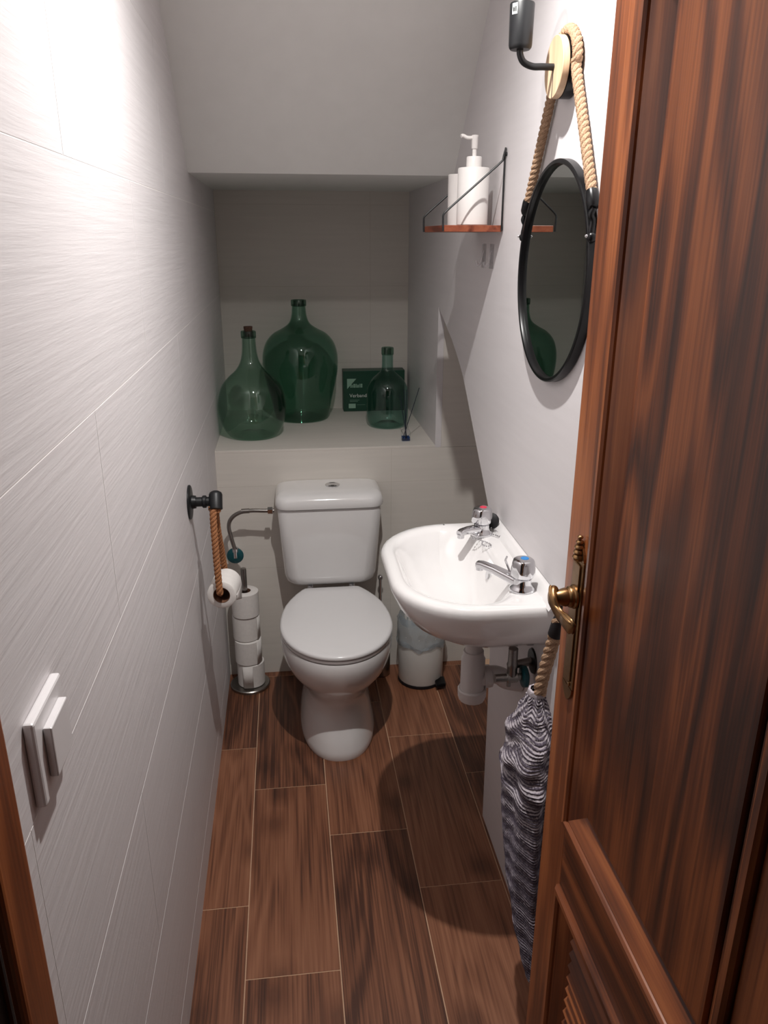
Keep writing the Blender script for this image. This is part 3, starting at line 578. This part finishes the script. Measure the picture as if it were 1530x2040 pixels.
for p in cpth:
    acc += (p-prev).length; prev = p
    if acc > 0.0046: acc = 0; bmesh.ops.create_icosphere(chain, subdivisions=1, radius=0.0023, matrix=Matrix.Translation(p))
pc = obj('plug_chain', chain, 'chrome', SB, smooth=True)
obj('plug', lathe([(0.018, 0), (0.0195, 0.004), (0.0205, 0.010), (0.017, 0.014), (0.004, 0.015)], (0.500, 1.793, 0.946), (-0.6, -0.75, 0.25), 24), 'rubber', pc, smooth=50, label='black rubber plug')
# drain trap below
PX, PY = 0.405, 1.555
dt = thing('drain_trap', 'white plastic bottle trap under the washbasin', 'pipe', (PX, PY, 0.583))
obj('tailpiece', lathe([(0.0255, 0.194), (0.0255, 0.186), (0.0195, 0.184), (0.0195, 0.10)], (PX, PY, 0.583), seg=28), 'pvc', dt, smooth=40)
obj('trap_body', lathe([(0.0235, 0.132), (0.0245, 0.118), (0.028, 0.112), (0.0285, 0.030), (0.028, 0.022)], (PX, PY, 0.583), seg=32), 'pvc', dt, smooth=40)
obj('cleanout_cap', lathe([(0.020, 0.0), (0.030, 0.003), (0.0335, 0.014), (0.0340, 0.030), (0.0315, 0.033), (0.028, 0.033)], (PX, PY, 0.583), seg=32, flute=lambda a, k: 1+0.012*math.cos(16*a)), 'pvc', dt, smooth=40)
obj('outlet_elbow', tube(spline([(PX+0.015, PY, 0.64), (PX+0.045, PY, 0.648), (PX+0.066, PY-0.002, 0.644), (PX+0.082, PY-0.004, 0.632), (XR-0.002, PY-0.004, 0.622)], 6), 0.0215, 20), 'pvc', dt, smooth=50)
obj('outlet_nut', lathe([(0.026, 0), (0.027, 0.010), (0.026, 0.018)], (PX+0.026, PY, 0.643), (1, 0, 0.1), 20, flute=lambda a, k: 1+0.02*math.cos(10*a)), 'pvc', dt, smooth=40)
VX, VY, VZ = 0.468, 1.455, 0.700
av = thing('angle_valve', 'steel angle valve with teal handle under the washbasin', 'valve', (XR, VY, VZ))
obj('wall_rosette', lathe([(0.030, 0), (0.028, 0.004), (0.012, 0.006)], (XR, VY+0.030, VZ+0.020), (-1, 0, 0), 24), 'black', av, smooth=50)
obj('riser', lathe([(0.0115, 0), (0.0115, 0.03), (0.013, 0.034), (0.0105, 0.04), (0.0105, 0.074)], (VX, VY, VZ-0.002), seg=16), 'steel', av, smooth=50)
obj('valve_body', tube([(VX-0.038, VY, VZ), (VX-0.012, VY, VZ), (VX-0.010, VY, VZ), (VX+0.012, VY, VZ), (VX+0.014, VY, VZ), (VX+0.024, VY, VZ)], [0.0095, 0.0095, 0.0125, 0.0125, 0.008, 0.008], 16), 'steel', av, smooth=50)
obj('drip_screw', lathe([(0.005, 0), (0.005, 0.012)], (VX-0.006, VY, VZ-0.022), (0, 0, 1), 10), 'steel', av)
obj('elbow', tube([(VX, VY+0.004, VZ), (VX+0.012, VY+0.028, VZ+0.014), (XR-0.001, VY+0.030, VZ+0.020)], 0.010, 14), 'steel', av, smooth=50)
obj('handle', lathe([(0.020, 0), (0.025, 0.003), (0.025, 0.010), (0.018, 0.014), (0.004, 0.015)], (VX+0.022, VY, VZ), (1, 0, 0), 24, flute=lambda a, k: 1+0.05*math.cos(6*a)), 'teal', av, smooth=50, label='teal plastic handle')
obj('fixing_bar', box(0.43, 0.50, 1.492, 1.504, 0.764, 0.770), 'steel', av)

# ------------------------------------------------------------------ pedal bin and toilet brush
BX, BY = 0.468, 2.600
pb = thing('pedal_bin', 'small white pedal bin with clear liner between toilet and washbasin', 'bin', (BX, BY, 0))
obj('base_ring', lathe([(0.080, 0.0), (0.0875, 0.002), (0.0875, 0.012), (0.0845, 0.013)], (BX, BY, 0), seg=40), 'rubber', pb, smooth=40)
obj('body', lathe([(0.0845, 0.012), (0.086, 0.016), (0.086, 0.250), (0.0845, 0.252), (0.083, 0.250), (0.083, 0.02), (0.002, 0.018)], (BX, BY, 0), seg=44), 'binwhite', pb, smooth=40)
lin_ = bmesh.new(); rg = []
for i in range(15):
    z = 0.166 + 0.118*min(1, i/8) - (0.10*(i-8)/6 if i > 8 else 0)
    ring = []
    for q in range(72):
        a = 2*PI*q/72; wob = 0.0022*math.sin(9*a+i*0.7)+0.0014*math.sin(17*a-i) + 0.0012*math.sin(31*a+i*1.9)
        r0 = (0.0905 + 0.0016*math.sin(i*1.7)) if i < 8 else 0.082
        ring.append(Vector((BX+(r0+wob)*math.cos(a), BY+(r0+wob)*math.sin(a), z + (0.006*math.sin(5*a+1)+0.004*math.sin(11*a) if i < 2 else 0))))
    rg.append(ring)
loft(rg, False, False, lin_); obj('liner', lin_, 'bag', pb, smooth=True, label='bluish translucent bin liner folded over the rim')
lf = bmesh.new(); loft([[Vector((BX+(0.0925+0.003*math.sin(7*a+k))*math.cos(a), BY+(0.0925+0.003*math.sin(7*a+k))*math.sin(a), 0.170+0.008*k+0.006*math.sin(5*a+1)+0.004*math.sin(3*a+k*2))) for a in [2*PI*q/72 for q in range(72)]] for k in range(3)], False, False, lf)
obj('liner_cuff', lf, 'bag', pb, smooth=True)
obj('pedal', loft([[Vector((BX+0.062+dx, BY-0.055-dy, z)) for dx, dy, z in ((-0.018, 0.0+k*0.05, 0.012+0.006*(1-k)), (0.022, -0.012+k*0.05, 0.012+0.006*(1-k)), (0.022, -0.012+k*0.05, 0.026+0.004*(1-k)), (-0.018, 0.0+k*0.05, 0.028+0.004*(1-k)))] for k in (0, 0.5, 1.0)]), 'blackgloss', pb, bevel=0.004)
tb = thing('toilet_brush', 'chrome toilet brush handle with ball tip behind the toilet', 'toilet brush', (0.318, 2.635, 0))
obj('holder', lathe([(0.035, 0), (0.038, 0.003), (0.038, 0.25), (0.034, 0.26), (0.012, 0.262)], (0.318, 2.655, 0), seg=28), 'steel', tb, smooth=40)
obj('handle', lathe([(0.006, 0.25), (0.006, 0.40), (0.008, 0.405)], (0.318, 2.655, 0), seg=14), 'chrome', tb, smooth=40)
obj('ball_tip', ball((0.318, 2.655, 0.412), 0.0105), 'chrome', tb, smooth=True)

# ------------------------------------------------------------------ mirror, sconce
MC = Vector((0, 1.513, 1.553)); MR = 0.2045
mr = thing('round_mirror', 'round black framed mirror hanging on a jute rope', 'mirror', (XR, MC.y, MC.z-MR))
obj('frame', lathe([(MR-0.009, 0.006), (MR-0.009, 0.016), (MR-0.0075, 0.018), (MR-0.002, 0.018), (MR, 0.016), (MR, 0.002), (MR-0.002, 0.0), (MR-0.009, 0.0)], (XR-0.001, MC.y, MC.z), (-1, 0, 0), 96, cap0=False, cap1=False), 'blackgloss', mr, smooth=40)
obj('glass', lathe([(0.001, 0.009), (MR-0.009, 0.009), (MR-0.009, 0.006), (0.001, 0.006)], (XR-0.001, MC.y, MC.z), (-1, 0, 0), 96), 'mirror', mr, label='mirror pane')
PEG = Vector((0.510, 1.514, 1.906)); PR = 0.050
ra = math.radians(38)
pts = []
eR = Vector((0.512, MC.y-MR*0.93+0.012, MC.z+0.137)); eL = Vector((0.512, MC.y+MR*0.93-0.012, MC.z+0.137))
for i in range(13):
    a = math.radians(-12) + math.radians(204)*i/12; pts.append(PEG + Vector((0.002, -(PR+0.0085)*math.cos(a), (PR+0.0085)*math.sin(a))))
path = [eR, eR.lerp(pts[0], 0.5)] + pts + [pts[-1].lerp(eL, 0.5), eL]
obj('hanging_rope', rope_bm(spline(path, 5), 0.0092, 0.034), 'rope', mr, smooth=True)
for e, s in ((eR, -1), (eL, 1)):
    d = (e - (pts[0] if s < 0 else pts[-1])).normalized()
    cap = obj('rope_end_cap', lathe([(0.0105, -0.004), (0.0115, 0.0), (0.0115, 0.020), (0.009, 0.026), (0.004, 0.028)], e, d, 18), 'blackgloss', mr, smooth=40)
    f0 = e + d*0.028
    obj('hook', tube(spline([f0, f0+Vector((-0.004, 0, -0.010)), f0+Vector((0.0, 0, -0.020)), f0+Vector((-0.002, 0.002*s, -0.036)), f0+Vector((0.0, 0.003*s, -0.044))], 5), 0.0055, 10), 'blackgloss', mr, smooth=True)
    obj('frame_lug', ball((0.511, f0.y+0.003*s, f0.z-0.045), 0.009), 'blackgloss', mr, smooth=True)
    obj('lug_screw', ball((0.5015, f0.y+0.004*s, f0.z-0.043), 0.003), 'chrome', mr, smooth=True)
SCY, SCZ = PEG.y-0.02, PEG.z
SCY = 1.452
sc_ = thing('wall_sconce', 'wall lamp with pale wooden disc, black bent arm and black bulb socket', 'lamp', (XR, PEG.y, PEG.z))
obj('rope_peg', lathe([(PR-0.002, 0), (PR, 0.002), (PR, 0.0205), (PR-0.003, 0.0215), (0.002, 0.0215)], (XR-0.0005, PEG.y, PEG.z), (-1, 0, 0), 48), 'blackgloss', sc_, smooth=40)
wd = obj('wood_disc', lathe([(PR-0.001, 0), (PR, 0.001), (PR, 0.012), (PR-0.001, 0.013), (0.002, 0.013)], (XR-0.0222, PEG.y, PEG.z), (-1, 0, 0), 56), 'lightwood', sc_, smooth=40, label='pale pine disc')
xf = XR-0.0353
obj('cord_slot', box(xf-0.0004, xf+0.0002, PEG.y-0.0012, PEG.y+0.0012, PEG.z-PR+0.001, PEG.z-0.006), 'print_dark', wd)
HX = 0.427
obj('arm', tube(spline([(xf+0.004, PEG.y, PEG.z), (xf-0.02, PEG.y, PEG.z), (HX+0.024, PEG.y, PEG.z), (HX+0.008, PEG.y, PEG.z+0.006), (HX+0.0005, PEG.y, PEG.z+0.018), (HX, PEG.y, PEG.z+0.030)], 6), 0.0058, 14), 'black', sc_, smooth=True)
sk = obj('bulb_socket', lathe([(0.006, 0.024), (0.017, 0.025), (0.0195, 0.028), (0.0205, 0.032), (0.0215, 0.094), (0.0205, 0.096), (0.017, 0.095)], (HX, PEG.y, PEG.z), seg=32), 'black', sc_, smooth=40)
bm = bmesh.new(); vs = []
for i in range(7):
    a = -2.72 + 0.50*i/6; vs.append([bm.verts.new((HX+0.0218*math.cos(a), PEG.y+0.0218*math.sin(a), PEG.z+z)) for z in (0.076, 0.0925)])
for p, q in zip(vs, vs[1:]): bm.faces.new((p[0], q[0], q[1], p[1]))
stk = obj('sticker', bm, 'print_white', sk); sm = stk.modifiers.new('th', 'SOLIDIFY'); sm.thickness = 0.0002
bm = bmesh.new()
for i, (a, h0, h1) in enumerate(((-2.62, .080, .0875), (-2.53, .080, .086), (-2.43, .080, .0875), (-2.33, .080, .0875))):
    x, y = HX+0.0221*math.cos(a), PEG.y+0.0221*math.sin(a); t_ = Vector((-math.sin(a), math.cos(a), 0))*0.0008
    v = [bm.verts.new((x+s*t_.x, y+s*t_.y, PEG.z+z)) for s, z in ((-1, h0), (1, h0), (1, h1), (-1, h1))]; bm.faces.new(v)
so = obj('sticker_print', bm, 'print_dark', sk); sm = so.modifiers.new('th', 'SOLIDIFY'); sm.thickness = 0.0003
obj('bulb', lathe(smoothprof([(0.013, 0.098), (0.0145, 0.112), (0.022, 0.128), (0.031, 0.150), (0.033, 0.166), (0.029, 0.184), (0.016, 0.197), (0.001, 0.200)], 4), (HX, PEG.y, PEG.z), seg=32, cap0=False), 'clear', sc_, smooth=True)
obj('filament', tube([(HX-0.004, PEG.y, PEG.z+0.10), (HX-0.008, PEG.y, PEG.z+0.145), (HX, PEG.y, PEG.z+0.158), (HX+0.008, PEG.y, PEG.z+0.145), (HX+0.004, PEG.y, PEG.z+0.10)], 0.0008, 6), 'steel', sc_)

# ------------------------------------------------------------------ wall shelf with dispenser and tumbler
XS, YS0, YS1, ZT = 0.381, 1.925, 2.192, 1.648
ws = thing('wall_shelf', 'small red-brown wooden wall shelf on black wire brackets', 'shelf', (XR, 2.06, 1.634))
obj('board', box(XS, XR-0.004, YS0, YS1, ZT-0.015, ZT), 'shelfwood', ws, bevel=0.001)
for y in (YS0-0.004, YS1-0.004):
    xw = XR-0.0045
    pth = spline([(XS-0.003, y, ZT-0.014), (XS-0.0035, y, ZT+0.012), (XS-0.002, y, ZT+0.024), (XS+0.010, y, ZT+0.036)], 5) + [Vector((xw-0.018, y, ZT+0.130)), Vector((xw-0.006, y, ZT+0.141)), Vector((xw-0.003, y, ZT+0.155)), Vector((xw, y, ZT+0.166))] + [Vector((xw+0.0015, y+0.006, ZT+0.168)), Vector((xw+0.001, y+0.009, ZT+0.160)), Vector((xw, y+0.004, ZT+0.138)), Vector((xw, y+0.002, ZT-0.012))]
    obj('wire_bracket', tube(pth, 0.0024, 8), 'black', ws, smooth=True)
    obj('screw_loop', lathe([(0.0045, 0), (0.0045, 0.0035), (0.002, 0.004)], (XR, y+0.003, ZT+0.155), (-1, 0, 0), 12), 'black', ws)
QX, QY = 0.464, 1.995
sd = thing('soap_dispenser', 'white cylindrical pump soap dispenser on the wall shelf', 'soap dispenser', (QX, QY, ZT))
obj('body', lathe([(0.036, 0.0005), (0.038, 0.002), (0.038, 0.128), (0.0365, 0.130), (0.019, 0.1305)], (QX, QY, ZT), seg=40), 'dispenser', sd, smooth=40)
obj('collar', lathe([(0.0185, 0.130), (0.0185, 0.153), (0.0172, 0.155), (0.005, 0.1555)], (QX, QY, ZT), seg=32), 'dispenser', sd, smooth=40)
obj('stem', lathe([(0.0052, 0.155), (0.0052, 0.172)], (QX, QY, ZT), seg=16), 'dispenser', sd, smooth=40)
obj('pump_head', lathe([(0.0068, 0.172), (0.0078, 0.174), (0.0078, 0.197), (0.0085, 0.199), (0.0085, 0.2015), (0.002, 0.202)], (QX, QY, ZT), seg=20), 'dispenser', sd, smooth=40)
obj('pump_spout', tube(spline([(QX, QY, ZT+0.196), (QX-0.018, QY, ZT+0.196), (QX-0.028, QY, ZT+0.200), (QX-0.034, QY-0.001, ZT+0.199)], 5), 0.0042, 12), 'dispenser', sd, smooth=True)
tm = tag(obj('tumbler', lathe([(0.029, 0.0005), (0.0305, 0.002), (0.0315, 0.122), (0.0300, 0.1235), (0.0285, 0.122), (0.0275, 0.006), (0.002, 0.005)], (0.458, 2.115, ZT), seg=36), 'dispenser', smooth=40), 'plain white cylindrical tumbler standing behind the soap dispenser', 'tumbler')
for hy_, nm in ((2.02, 'clear adhesive wall hook under the shelf nearest the mirror'), (2.10, 'clear adhesive wall hook under the shelf, the farther one')):
    hk = thing('adhesive_hook', nm, 'hook', (XR, hy_, 1.565))
    obj('pad', box(XR-0.0015, XR, hy_-0.020, hy_+0.020, 1.545, 1.605), 'clearplastic', hk, bevel=0.0006)
    obj('hook', tube(spline([(XR-0.002, hy_, 1.588), (XR-0.006, hy_, 1.572), (XR-0.010, hy_, 1.556), (XR-0.018, hy_, 1.552), (XR-0.021, hy_, 1.562)], 4), 0.0032, 8), 'clearplastic', hk, smooth=True)

# ------------------------------------------------------------------ rope towel hanger and towel
WX, WY = 0.476, 1.222
th = thing('rope_towel_hanger', 'thick jute rope with black end cap hanging beside the door handle', 'towel hanger', (XR, WY, 0.99))
obj('wall_hook', tube(spline([(XR-0.001, WY+0.002, 0.992), (XR-0.03, WY+0.002, 0.994), (WX+0.002, WY, 0.992), (WX, WY, 0.975)], 5), 0.004, 10), 'black', th, smooth=True)
obj('hook_rosette', lathe([(0.016, 0), (0.016, 0.004), (0.012, 0.006)], (XR, WY+0.002, 0.992), (-1, 0, 0), 20), 'black', th, smooth=40)
rp = spline([(WX, WY, 0.966), (WX-0.003, WY+0.006, 0.93), (WX-0.010, WY+0.016, 0.87), (WX-0.017, WY+0.021, 0.815), (WX-0.018, WY+0.022, 0.792)], 8)
obj('end_cap', lathe([(0.008, 0.012), (0.0105, 0.010), (0.013, -0.010), (0.0145, -0.034), (0.0135, -0.036)], (WX, WY, 0.962), (0.08, -0.17, 1), 20), 'rubber', th, smooth=40)
obj('rope', rope_bm(rp, 0.0125, 0.05), 'rope', th, smooth=True)
tw = thing('towel', 'grey and white ribbed hand towel gathered at the end of the rope', 'towel', (WX-0.02, WY, 0.25))
bm = bmesh.new(); uvl = bm.loops.layers.uv.new('UVMap'); NU, NV = 140, 420
TZ0, TZ1 = 0.793, 0.235
ctr = [(0.0, .456, 1.254, .013, .014), (.03, .454, 1.252, .019, .024), (.08, .450, 1.246, .030, .044), (.15, .445, 1.238, .040, .066), (.22, .442, 1.232, .045, .080), (.32, .441, 1.228, .046, .084), (.50, .443, 1.222, .045, .084), (.70, .446, 1.205, .043, .078), (.82, .450, 1.180, .040, .070), (.92, .456, 1.150, .034, .062), (1.0, .460, 1.135, .028, .058)]
def cint(t):
    for a, c in zip(ctr, ctr[1:]):
        if t <= c[0]: k = (t-a[0])/(c[0]-a[0]); k = k*k*(3-2*k); return [a[i]+(c[i]-a[i])*k for i in range(1, 5)]
    return ctr[-1][1:]
gv = []
for j in range(NV+1):
    t = j/NV; cx, cy, ax, ay = cint(t); row = []
    fold = min(1, t*4)
    for i in range(NU):
        a = 2*PI*i/NU
        f = 1 + fold*(0.10*math.sin(3*a+2.2*t+0.5) + 0.07*math.sin(5*a-3*t) + 0.05*math.sin(8*a+5*t)) + (1-min(1, t*6))*0.12*math.sin(9*a)
        # diagonal gather folds near the top
        dg = 0.007*math.exp(-((t-0.20)/0.09)**2)*math.sin(22*t*2 + 3*a) + 0.005*math.exp(-((t-0.30)/0.06)**2)*math.sin(60*t-2*a)
        rib = 0.0013*math.sin(2*PI*(t*100 + 1.2*math.sin(a+0.6) + 3.0*max(0, 0.22-t)*math.sin(5*a)))
        rx, ry = (ax*f+dg+rib), (ay*f+dg+rib)
        z = TZ0 + (TZ1-TZ0)*t + (0.03*math.sin(a+0.2)*t*t)
        row.append(bm.verts.new((cx+rx*math.cos(a), cy+ry*math.sin(a), z)))
    gv.append(row)
for j in range(NV):
    for i in range(NU):
        f = bm.faces.new((gv[j][i], gv[j][(i+1) % NU], gv[j+1][(i+1) % NU], gv[j+1][i]))
        for lp, (ii, jj) in zip(f.loops, ((i, j), (i+1, j), (i+1, j+1), (i, j+1))):
            t = jj/NV; a = 2*PI*ii/NU
            lp[uvl].uv = (ii/NU*0.55, t*0.87 + 0.0227*math.sin(a+0.6) + 0.03*max(0, 0.22-t)*math.sin(5*a)*2)
obj('cloth', bm, 'towel', tw, smooth=60)
hb = bmesh.new()
for q in range(1): loft([[Vector((0.456+(0.0155+dr)*math.cos(a)*(1+0.05*math.sin(9*a)), 1.254+(0.017+dr)*math.sin(a)*(1+0.05*math.sin(9*a)), z)) for a in [2*PI*i/36 for i in range(36)]] for z, dr in ((0.786, 0.002), (0.792, 0.0025), (0.797, 0.001), (0.798, -0.003))], False, False, hb)
obj('gathered_hem', hb, 'hem', tw, smooth=True)
bpy.context.view_layer.update()
